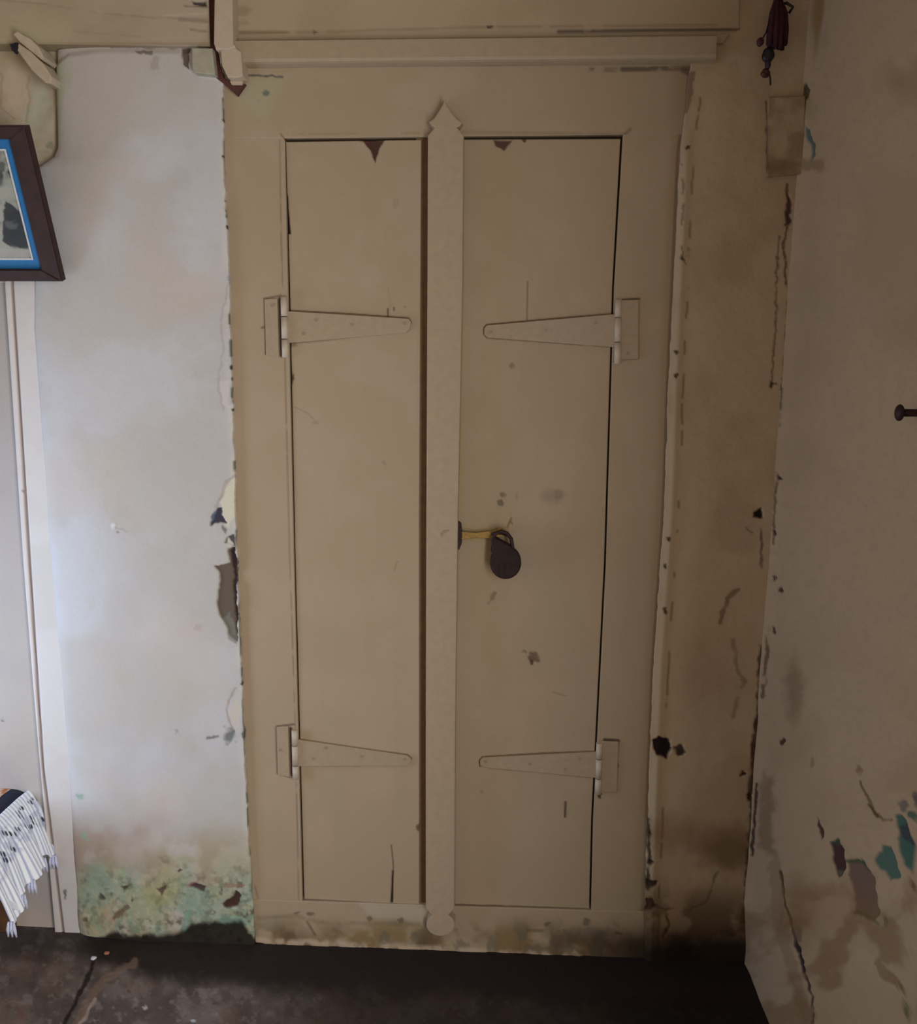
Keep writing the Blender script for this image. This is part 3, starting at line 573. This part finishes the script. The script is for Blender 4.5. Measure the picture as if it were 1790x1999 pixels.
dr = wallpiece('door', [(880, 268), (868, 1775)], RD, [(880, 272), (1216, 271)], [(860, 1764), (1152, 1774)], .004, 1.8, wood(106, extra=ex_rdoor), PAINT, cup, .024)
dl['label'] = 'left door leaf with chipped top edge'; dr['label'] = 'right door leaf carrying the hasp'
# meeting stile with pointed finial and round foot
st = [(868, 194), (873, 206), (882, 220), (892, 232), (903, 239), (898, 246), (892, 249), (899, 256), (905, 264),
      (903, 560), (894, 1000), (889, 1400), (887, 1774), (880, 1782), (876, 1787)]
st += [(860+28*math.cos(a), 1806+22*math.sin(a)) for a in np.linspace(-.95, math.pi+.95, 22)]
st += [(843, 1787), (838, 1782), (831, 1774), (831, 1400), (832, 1000), (834, 560), (835, 264), (842, 256), (848, 249), (842, 244), (837, 238), (848, 230), (857, 216), (863, 206)]
stile = prism('meeting_stile', st, -.030, .0, CREAMW, cup, .0025)
prism('stile_shadow_strip', [(812, 268), (896, 268), (882, 1773), (810, 1773)], .012, .030, mat('stile_shadow_brown', (140, 110, 82), .8, scale=60), cup, 0)  # recessed brown strip standing in for the shadow left of the stile
# hinges
HW = mat('painted_iron_hinge', (165, 147, 122), .55, scale=90, fine=.05, bump=.1); KN = mat('worn_pale_hinge_barrel', (194, 180, 160), .45, scale=90, fine=.08)
SCR = mat('painted_over_screw', (150, 132, 108), .5)
def hinge(leaf, strap, kx, ky0, ky1, cuts, screws):
    o = prism('hinge', strap, -.0035, .003, HW, cup, .0008)
    # frame leaf, part of the same plate group
    prism('hinge_leaf', leaf, -.0035, .0, HW, o, .0008)
    ks = [ky0]+cuts+[ky1]
    for a, b in zip(ks[:-1], ks[1:]):
        ax = kx[0]+(kx[1]-kx[0])*((a-ky0)/(ky1-ky0)); bx = kx[0]+(kx[1]-kx[0])*((b-ky0)/(ky1-ky0))
        p0 = P(ax, a+.9, -.004); p1 = P(bx, b-.9, -.004)
        tube('hinge_barrel', [p0, p1], .0078, KN, o, 14)
    for x, y in screws:
        c = P(x, y, -.0035); tube('screw', [c+np.array([0, .001, 0]), c-np.array([0, .0012, 0])], .0042, SCR, o, 10)
    return o
hinge([(516, 584), (541, 583), (544, 696), (519, 694)], [(556, 607), (797, 622), (802, 628), (800, 642), (792, 650), (558, 670)], (554, 557), 579, 699, [618, 662], [(617, 625), (687, 634), (592, 651), (790, 631), (532, 596)])
hinge([(1203, 586), (1246, 585), (1246, 701), (1203, 702)], [(1202, 613), (950, 635), (945, 641), (945, 653), (951, 659), (1200, 678)], (1207, 1205), 584, 711, [620, 668], [(1162, 630), (958, 648), (1066, 645), (1226, 690)])
hinge([(540, 1419), (562, 1418), (565, 1517), (542, 1513)], [(574, 1443), (794, 1475), (802, 1481), (801, 1488), (792, 1495), (576, 1496)], (575, 577), 1424, 1521, [1455, 1494], [(636, 1460), (612, 1481), (705, 1476), (790, 1482), (547, 1464)])
hinge([(1170, 1447), (1207, 1448), (1204, 1546), (1168, 1548)], [(1168, 1468), (942, 1479), (937, 1484), (937, 1493), (944, 1498), (1166, 1519)], (1170, 1167), 1449, 1550, [1481, 1519], [(1034, 1491), (948, 1487), (1104, 1502), (1132, 1481)])
# cornice over the cupboard: moulding with a stepped profile, swept across
def cornice():
    x0, x1 = 429, 1398
    prof = [(88, -.012), (89, -.030), (93, -.036), (128, -.037), (133, -.033), (135, -.026), (136, -.012)]
    bm = bmesh.new(); rows = []
    n = 60
    for i in range(n+1):
        t = i/n; row = []
        for (py, yy) in prof:
            xe = x0 + (x1-x0)*t; w = 0
            lift = -14*t                                       # measured on the level line of the wall
            zref = P(900, py-6, 0.0)[2]
            xx = P(xe, 100, yy)[0]
            row.append(bm.verts.new((xx, yy, zref)))
        row.append(bm.verts.new((row[-1].co.x, .0, row[-1].co.z))); row.insert(0, bm.verts.new((row[0].co.x, .0, row[0].co.z)))
        rows.append(row)
    for A, B in zip(rows[:-1], rows[1:]):
        for k in range(len(A)-1): bm.faces.new((A[k], A[k+1], B[k+1], B[k]))
        bm.faces.new((A[-1], A[0], B[0], B[-1]))
    bm.faces.new(rows[0]); bm.faces.new(rows[-1][::-1]); bmesh.ops.recalc_face_normals(bm, faces=bm.faces)
    me = bpy.data.meshes.new('cornice'); bm.to_mesh(me); bm.free()
    return link('cornice', me, CREAMW, cup)
cornice()
prism('cornice_return', [(430, 97), (458, 92), (470, 100), (474, 148), (462, 152), (444, 151), (433, 128)], -.046, .0, CREAML, cup, .003)
prism('cornice_ledge', [(458, 79), (900, 73), (1425, 65), (1420, 72), (1412, 84), (458, 86)], -.020, .0, CREAMW, cup, .002)
prism('cornice_end_chip', [(448, 158), (474, 158), (472, 165), (452, 165)], -.020, .0, CREAML, cup, .001)
# hasp
BRASS = mat('worn_brass_hasp', (150, 122, 66), .5, .5, 150, .25); IRON = mat('dark_iron', (58, 40, 40), .6, .5, 150, .3)
hp = prism('hasp', [(899, 1038), (930, 1040), (962, 1036), (976, 1030), (986, 1036), (986, 1046), (968, 1052), (930, 1050), (899, 1054)], -.012, -.008, BRASS, cup, .001)
hp['label'] = 'yellowish metal hasp'
prism('hasp_plate', [(893, 1018), (900, 1024), (902, 1044), (901, 1062), (896, 1074), (892, 1070)], -.016, .004, IRON, hp, .001)
tube('staple', [P(958, 1044, .004), P(962, 1042, -.018), P(974, 1041, -.022), P(984, 1043, -.018), P(988, 1045, .004)], .003, IRON, hp, 8)
prism('keyhole_slot', [(860, 1042), (864, 1036), (876, 1034), (876, 1038), (864, 1042), (862, 1050)], -.0312, -.029, SCR, stile, 0)

# ------------------------------------------------------------------ padlock (hangs from the hasp)
LOCK = mat('dark_brown_old_iron', (50, 38, 35), .75, .1, 110, .2, .3, .2)
lk = empty('padlock', tuple(P(987, 1131, -.03))); tag(lk, 'old round dark brown padlock hanging from the hasp on the right door', 'padlock')
body = [(987+30*math.cos(a), 1100+32*math.sin(a)) for a in np.linspace(-2.2+.55, math.pi+.75, 40)]
body = [(987+30.5*math.cos(a), 1100+31.5*math.sin(a)) for a in np.linspace(-math.pi*.32, math.pi*1.18, 40)] + [(958, 1076), (961, 1056), (966, 1050), (996, 1066)]
prism('lock_body', body, -.044, -.020, LOCK, lk, .005)
tube('shackle', [P(964, 1068, -.031), P(963, 1052, -.031), P(967, 1042, -.031), P(978, 1037, -.031), P(990, 1041, -.031), P(998, 1052, -.031), P(1000, 1066, -.031), P(1000, 1078, -.031)], .0045, IRON, lk, 12)
prism('keyhole_cover', [(979+5*math.cos(a), 1108+8*math.sin(a)) for a in np.linspace(0, 2*math.pi, 14)[:-1]], -.0455, -.043, LOCK, lk, .0006)
tube('rivet', [P(984, 1120, -.043), P(984, 1120, -.046)], .002, IRON, lk, 8)

# ------------------------------------------------------------------ left: door, its frame, wall above
def col_ldoor(px, py):
    p = Paint(px, py, (170, 160, 154), 71); p.mottle(120, (162, 153, 148), .5, .4, .7, 1); p.mottle(200, (182, 174, 160), .5, .4, .7, 2, sst(1000, 1400, py))
    p.blob(5, 1404, 3, 3, (110, 96, 84), .8); p.mix(.5*sst(1740, 1830, py), (206, 190, 172))
    for k in range(9): p.line([(18+k*13, 1858), (12+k*12, 1812)], 2.6, (226, 220, 216), .8)
    p.mix(.8*sst(1846, 1858, py), (104, 74, 72)); return p
tag(wallpiece('door_1', [(-330, 560), (-330, 1870)], [(16, 560), (52, 1100), (74, 1400), (118, 1870)], [(-300, 550), (30, 550)], [(-300, 1846), (150, 1856)], .030, 3, col_ldoor, PAINT, thick=.03), kind='structure')
def col_jamb(px, py):
    p = Paint(px, py, (208, 202, 198), 72); x, y = px, py
    p.mottle(80, (198, 190, 184), .5, .4, .7, 1)
    gx = np.interp(y, [560, 1100, 1500, 1860], [24, 58, 84, 128]); p.mix(.85*(1-sst(1.2, 3.6, np.abs(x-gx))), (112, 86, 74), -.004); p.mix(.6*(1-sst(0, 4, np.abs(x-gx+7))), (216, 200, 190))
    p.line([(44, 958), (50, 962)], 3, (150, 130, 118), .7); p.blob(126, 1745, 3, 9, (90, 84, 90), .8); p.mix(.7*sst(1848, 1858, y), (110, 80, 76)); return p
tag(wallpiece('trim_5', [(10, 560), (46, 1100), (70, 1400), (112, 1870)], [(68, 560), (104, 1100), (140, 1500), (158, 1870)], [(0, 540), (170, 540)], [(0, 1850), (170, 1858)], .012, 2, col_jamb, PAINT, thick=.04), kind='structure')
def col_lu(px, py):
    p = Paint(px, py, (186, 172, 150), 73); x, y = px, py
    p.mottle(50, (172, 158, 130), .6, .4, .65, 1); p.blob(70, 210, 32, 50, (184, 188, 164), .7, soft=.6); p.blob(30, 180, 26, 44, (202, 182, 160), .6, soft=.6)
    p.lw = 1.0; p.line([(52, 150), (54, 215), (50, 240)], 3, (160, 140, 112), .35, -.003); p.line([(2, 140), (4, 210), (28, 232)], 2.5, (150, 124, 96), .35); p.blob(100, 285, 6, 9, (130, 136, 100), .7); p.line([(75, 298), (98, 298)], 3, (160, 160, 128), .6)
    p.h += .012*(fbm(x, y, 60, 8, 3)-.5)
    p.mix(.5*(1-sst(110, 140, y)), (170, 158, 128)); return p
tag(wallpiece('wall_left_upper', [(-330, 60), (-330, 552)], [(112, 60), (112, 552)], [(-330, 70), (120, 70)], [(-330, 552), (120, 552)], .030, 2.5, col_lu, PLASTER, thick=.06), kind='structure')
# strip behind everything on the left so the room is closed
struct('wall_left_outer', (XL, .05, 0), (float(P(20, 1000, .09)[0]), .12, ZC), PLAIN)
struct('wall_back_upper', (XL, .02, float(P(900, -50)[2])), (XR+.1, .06, ZC), PLAIN)
# broken wooden peg (diagonal) and small block under the beam
PW = mat('limed_wood', (186, 172, 150), .8, scale=50, fine=.1, bump=.3)
bk = empty('wooden_bracket', tuple(P(62, 140, -.01))); tag(bk, 'split whitewashed wooden bracket stuck slanting into the wall above the picture', 'bracket')
prism('bracket_arm', [(24, 66), (34, 60), (46, 68), (58, 74), (74, 90), (86, 112), (80, 116), (60, 100), (38, 82)], -.045, .014, PW, bk, .003)
prism('bracket_arm', [(30, 94), (36, 84), (60, 100), (84, 124), (101, 150), (98, 163), (88, 162), (62, 138)], -.036, .014, PW, bk, .003)
prism('bracket_hole', [(19, 86), (32, 82), (34, 92), (29, 104), (22, 97)], -.0405, -.030, mat('black_hollow', (34, 30, 38), .9), bk, .001)
tag(prism('timber_block', [(374, 93), (414, 94), (420, 146), (380, 142), (375, 132)], -.034, .0, mat('grey_green_timber', (166, 160, 140), .8, scale=50, fine=.1), None, .002), 'small pale timber block end wedged under the beam beside the rusty gap', 'timber block')

# ------------------------------------------------------------------ framed picture leaning out from the wall
BR = P(127, 546, -.024)
best = min(np.arange(-.25, -.02, .002), key=lambda q: abs(P(56, 244, q)[0]-BR[0])); TR = P(56, 244, best)
upv = TR-BR; hh = np.linalg.norm(upv); upv = upv/hh; ex = np.array([1., 0, 0]); nv = np.cross(ex, upv)       # nv points at the room
if nv[1] > 0: nv = -nv
pw = .42
def PF(a, b, d=0.0): return BR - ex*a + upv*b + nv*d         # a from the right edge, b from the bottom
pic = empty('framed_picture', tuple(PF(pw/2, 0))); tag(pic, 'dark framed black and white photograph with blue mount leaning out from the wall', 'picture')
FRM = mat('dark_brown_frame', (52, 32, 30), .7, scale=40, fine=.2)
def slab(name, poly, d0, d1, m, parent, bevel=.002):
    bm = bmesh.new(); vs = [bm.verts.new(PF(a, b, d1)) for a, b in poly]; f = bm.faces.new(vs)
    r = bmesh.ops.extrude_face_region(bm, geom=[f]); nvv = [g for g in r['geom'] if isinstance(g, bmesh.types.BMVert)]
    bmesh.ops.translate(bm, verts=nvv, vec=Vector(nv*(d0-d1))); bmesh.ops.recalc_face_normals(bm, faces=bm.faces)
    if bevel: bmesh.ops.bevel(bm, geom=[e for e in f.edges] if f.is_valid else [], offset=bevel, segments=2, affect='EDGES')
    me = bpy.data.meshes.new(name); bm.to_mesh(me); bm.free(); return link(name, me, m, parent)
fwid = .042
slab('frame_side', [(0, 0), (fwid, .026), (fwid, hh-.026), (0, hh)], -.004, .016, FRM, pic)
slab('frame_side', [(pw, 0), (pw-fwid, .026), (pw-fwid, hh-.026), (pw, hh)], -.004, .016, FRM, pic)
slab('frame_side', [(0, 0), (fwid, .026), (pw-fwid, .026), (pw, 0)], -.004, .016, FRM, pic)
slab('frame_side', [(0, hh), (fwid, hh-.026), (pw-fwid, hh-.026), (pw, hh)], -.004, .016, FRM, pic)
slab('mount', [(fwid-.002, .024), (pw-fwid+.002, .024), (pw-fwid+.002, hh-.024), (fwid-.002, hh-.024)], -.002, .004, mat('blue_mount', (28, 104, 160), .5, scale=80, fine=.06), pic, 0)
m2 = fwid+.018
slab('inner_border', [(m2, .046), (pw-m2, .046), (pw-m2, hh-.046), (m2, hh-.046)], .0, .0055, mat('white_border', (196, 196, 196), .5), pic, 0)
a_, b_ = np.meshgrid(np.linspace(m2+.004, pw-m2-.004, 150), np.linspace(.050, hh-.050, 120)[::-1])
pp = BR - ex*a_[..., None] + upv*b_[..., None] + nv*.0062
def col_photo(px, py):
    p = Paint(px, py, (132, 134, 124), 81); x, y = px, py
    p.mix(sst(400, 300, y)*.6, (150, 150, 138)); p.mottle(30, (170, 170, 158), .6, .45, .65, 1); p.mottle(24, (90, 92, 92), .6, .5, .68, 2)
    p.blob(24, 334, 8, 13, (62, 66, 66), .95, soft=.2); p.blob(4, 330, 8, 14, (76, 78, 76), .9); p.blob(2, 352, 6, 14, (50, 54, 56), .9)
    p.blob(30, 370, 34, 22, (156, 158, 146), .8, soft=.5)
    p.poly([(8, 402), (14, 392), (30, 404), (40, 420), (52, 440), (60, 470), (52, 484), (20, 480), (4, 470)], (44, 48, 52), .95); p.blob(20, 440, 12, 8, (100, 104, 102), .6)
    p.blob(-40, 430, 30, 40, (54, 58, 62), .9); p.blob(-90, 360, 24, 40, (70, 72, 74), .9); p.blob(-60, 340, 10, 12, (60, 62, 62), .9)
    p.poly([(-80, 484), (70, 484), (76, 506), (-80, 506)], (164, 162, 154), .7); p.blob(66, 505, 8, 4, (110, 80, 70), .6); return p
sheet('photo_print', pp, nv, -nv*.001, col_photo, PRINT, pic)

# ------------------------------------------------------------------ plastered box in the corner, peg, hanging tassel
def col_cbox(px, py):
    p = Paint(px, py, (180, 160, 134), 91); p.mottle(40, (138, 118, 90), .6, .42, .65, 1); p.blob(1520, 328, 40, 16, (124, 102, 72), .6, soft=.6); p.line([(1497, 220), (1498, 335)], 3, (98, 76, 56), .7, brk=.3)
    p.h += .003*(fbm(px, py, 40, 92)-.5); return p
tag(wallpiece('trim_6', [(1500, 196), (1498, 344)], [(1572, 190), (1568, 340)], [(1490, 190), (1600, 186)], [(1490, 346), (1600, 336)], -.016, 2.2, col_cbox, PLASTER, thick=.03), kind='structure')
pg = empty('wall_peg', tuple(P(1787, 806, XR-.006, 0))); tag(pg, 'dark round peg sticking out of the right wall', 'peg')
c = P(1789, 806, XR-.004, 0)
tube('peg_shaft', [c+np.array([.008, 0, 0]), c-np.array([.022, 0, 0])], .006, IRON, pg, 12); ball('peg_head', c-np.array([.026, 0, 0]), .011, IRON, pg, (.6, 1, 1.2))
ts = empty('hanging_tassel', tuple(P(1505, 150, -.05))); tag(ts, 'dark maroon cloth tassel charm with beads hanging in the top right corner', 'ornament')
MAR = mat('maroon_cloth', (58, 22, 32), .9, scale=90, fine=.35, bump=.5); BLK = mat('dark_bead', (30, 24, 36), .4, scale=60, fine=.3); DR = mat('dark_red_bead', (70, 32, 38), .5)
tube('cord', [P(1520, -70, -.045), P(1519, -20, -.045), P(1518, 20, -.045)], .006, BLK, ts, 10)
rng = np.random.RandomState(4)
for k in range(11):
    a = k/10; x0 = 1507+26*a; x1 = 1499+36*a + rng.randn()*1.5; yb = 86+10*math.sin(a*3.1)+rng.randn()*4
    q = -.045+.012*math.cos(k*2.3)
    tube('tassel_strand', [P(1514+10*a, -2, q), P(x0, 26, q-.004), P((x0+x1)/2, 58, q-.004), P(x1, yb, q)], .004, MAR, ts, 8, [.003, .0055, .0068, .0042])
tube('side_strand', [P(1520, 8, -.045), P(1536, 6, -.05), P(1548, 14, -.05), P(1540, 26, -.045)], .003, BLK, ts, 8)
ball('bead', P(1484, 82, -.05), .0075, DR, ts, (1, .9, 1.2), .05, 3); ball('bead', P(1499, 108, -.05), .0125, BLK, ts, (1, .9, 1.25), .04, 4)
ball('bead', P(1499, 124, -.05), .008, BLK, ts, (.8, .8, 1.6), .04, 5); ball('bead', P(1494, 143, -.05), .0085, DR, ts, (1, .9, 1.1), .08, 6)
tube('thread', [P(1488, 76, -.045), P(1496, 62, -.045), P(1502, 40, -.045)], .0016, BLK, ts, 6); tube('thread', [P(1499, 96, -.05), P(1497, 130, -.05), P(1503, 150, -.05), P(1504, 166, -.05)], .002, BLK, ts, 6)

# ------------------------------------------------------------------ low table under a fringed cloth, bottom left
zt = .40
ed = [P(x, y, zt, 2) for x, y in ((-70, 1655), (-30, 1612), (0, 1582), (28, 1557), (55, 1537), (74, 1526), (86, 1522))]
far = ed[-1]
yfar = far[1]
ed += [far+np.array([-.005, .02, 0]), far+np.array([-.03, .035, 0]), far+np.array([-.10, .04, 0]), far+np.array([-.25, .042, 0])]
ed = np.array(ed)
seg = np.r_[0, np.cumsum(np.linalg.norm(np.diff(ed, axis=0), axis=1))]
NT = 420
tt = np.linspace(0, seg[-1], NT); E = np.stack([np.interp(tt, seg, ed[:, i]) for i in range(3)], -1)
for _ in range(12): E[1:-1] = (E[:-2]+2*E[1:-1]+E[2:])/4
T = np.gradient(E, axis=0); T /= np.linalg.norm(T, axis=1)[:, None]
N = np.stack([T[:, 1], -T[:, 0], T[:, 2]*0], -1)
if N[NT//4][0] < 0: N = -N
tb = empty('low_table', (float(far[0])-.28, float(far[1])-.2, 0)); tag(tb, 'low wooden table hidden beneath the orange and white fringed cloth', 'table')
WOOD = mat('table_wood', (96, 66, 44), .6, scale=30, fine=.2)
tx0, tx1 = max(float(far[0])-.60, XL+.06), float(far[0])-.05; ty0, ty1 = float(E[:, 1].min())+.03, float(far[1])-.02
tx1 = min(tx1, float(E[:NT//2, 0].min())+.02)
box('tabletop', (tx0, ty0-.35, zt-.035), (float(E[0, 0])-.02, ty1, zt-.012), WOOD, tb, .004)
for x in (tx0+.04, float(E[0, 0])-.08):
    for y in (ty0-.30, ty1-.05):
        box('leg', (x-.02, y-.02, 0), (x+.02, y+.02, zt-.03), WOOD, tb, .003)
cl = empty('tablecloth', (float(far[0])-.15, float(far[1])-.1, zt)); tag(cl, 'orange and black cloth with white striped lace edging and tassels over the low table', 'tablecloth')
# top of the cloth: strips running in from the edge
def cloth_top(name, d0, d1, rows, colour, zoff, seed):
    v = np.linspace(d0, d1, rows)[:, None]; pos = E[None] - N[None]*v[..., None]
    pos = pos + np.array([0, 0, 1.])*(zoff - .010*np.exp(-v/.012)[..., None])
    def cf(px, py):
        p = Paint(px, py, colour, seed)
        if name == 'cloth_centre':
            p.mottle(30, (150, 92, 56), .6, .42, .62, 1); p.mottle(16, (226, 206, 190), .6, .6, .7, 2)
        return p
    return sheet(name, pos, (0, 0, 1), (0, 0, -.003), cf, CLOTHM, cl)
cloth_top('cloth_border', -.001, .034, 10, (54, 54, 66), .004, 5)['label'] = 'black border band'
# the centre reaches well in to the left
xi = np.linspace(0, 1, 60)[:, None]
inn = E - N*.034; tgt = np.stack([np.full(NT, tx0), np.clip(inn[:, 1], ty0-.36, ty1), np.full(NT, zt)], -1)
pos = inn[None]*(1-xi[..., None])+tgt[None]*xi[..., None]; pos[..., 2] = zt+.004
def cfc(px, py):
    p = Paint(px, py, (186, 120, 76), 6); p.mottle(26, (150, 88, 54), .6, .42, .62, 1); p.mottle(14, (224, 206, 192), .7, .60, .70, 2); return p
cc = sheet('cloth_centre', pos, (0, 0, 1), (0, 0, -.003), cfc, CLOTHM, cl); cc['label'] = 'orange patterned centre'
# lace skirt: corded stripes with scalloped hem
tn = tt/seg[-1]
vv = np.linspace(0, 1, 90)[:, None]
PX, PY = proj(E)
hem = np.interp(PX, [-70, -30, -8, 28, 60, 90], [.20, .178, .158, .152, .195, .226])
kfar = np.argmax(PX)
hem[kfar:] = hem[kfar]
hem = hem + .008*np.abs(np.sin(tt/.055*math.pi))
fold = .012*np.sin(tt/.13*2*math.pi) + .006*np.sin(tt/.047*2*math.pi+1)
flare = (.012+.074*vv**.7) + fold[None]*vv
cord = .0022*np.abs(np.sin(tt/.012*math.pi))[None]*np.clip(vv*8, 0, 1)
pos = E[None] + N[None]*(flare+cord)[..., None] - np.array([0, 0, 1.])*(hem[None]*vv)[..., None]
strp = np.abs(np.sin(tt/.012*math.pi))[None]*np.ones_like(vv)
def cfl(px, py):
    p = Paint(px, py, (196, 204, 226), 7)
    V = vv*np.ones_like(px); st = strp
    p.mix(sst(.35, .7, st), (246, 250, 255)); p.mix(.6*(1-sst(.0, .3, st))*sst(.3, .5, V), (158, 168, 198))
    band = sst(.06, .12, V)*(1-sst(.48, .58, V)); p.mix(.45*band*sst(.4, .6, fbm(px, py, 10, 8)), (150, 160, 196))
    tu = (tt/.019)[None]*np.ones_like(V); rv = V*12
    for off in (0, .5):
        du = np.abs((tu+off) % 1.0-.5)*.019/.0032; dv = np.abs((rv+off) % 1.0-.5)*1.5
        rr = vn(np.floor(tu+off), np.floor(rv+off), 9)
        p.mix(.95*(1-sst(.55, 1.0, np.hypot(du, dv)))*band*(rr > .74), (38, 40, 58))
    return p
sk = sheet('lace_skirt', pos, (.7, -.7, 0), (-.002, .002, 0), cfl, CLOTHM, cl); sk['label'] = 'white corded lace edging with dark eyelets'
TAS = mat('pale_blue_white_yarn', (206, 212, 236), .95, scale=300, fine=.15)
for pxx in (8, 44, 62, 84, 104, 118):
    k = int(np.argmin(np.abs(proj(pos[-1])[0][:kfar+1]-pxx))) if kfar > 3 else 0
    b = pos[-1, k]
    for j in range(3):
        q = b + np.array([(j-1)*.006, 0, 0])
        tube('tassel', [q+np.array([0, 0, .006]), q+np.array([.002*(j-1), -.002, -.012]), q+np.array([.004*(j-1), 0, -.034])], .003, TAS, cl, 7, [.0022, .0042, .0018])

# ------------------------------------------------------------------ crumbs on the floor
def crumb(px, py, r, colr, label, seed):
    c = P(px, py, .0, 2); o = ball('paint_flake', (c[0], c[1], r*.45), r, mat('flake_paint', colr, .8), None, (1.2, 1, .5), .1, seed, 2)
    tag(o, label, 'paint flake', 'paint flakes on the floor')
crumb(183, 1872, .0065, (214, 214, 224), 'white paint flake on the floor near the foot of the white wall', 2)
crumb(209, 1862, .006, (176, 120, 90), 'small orange flake on the floor beside the white one', 3)
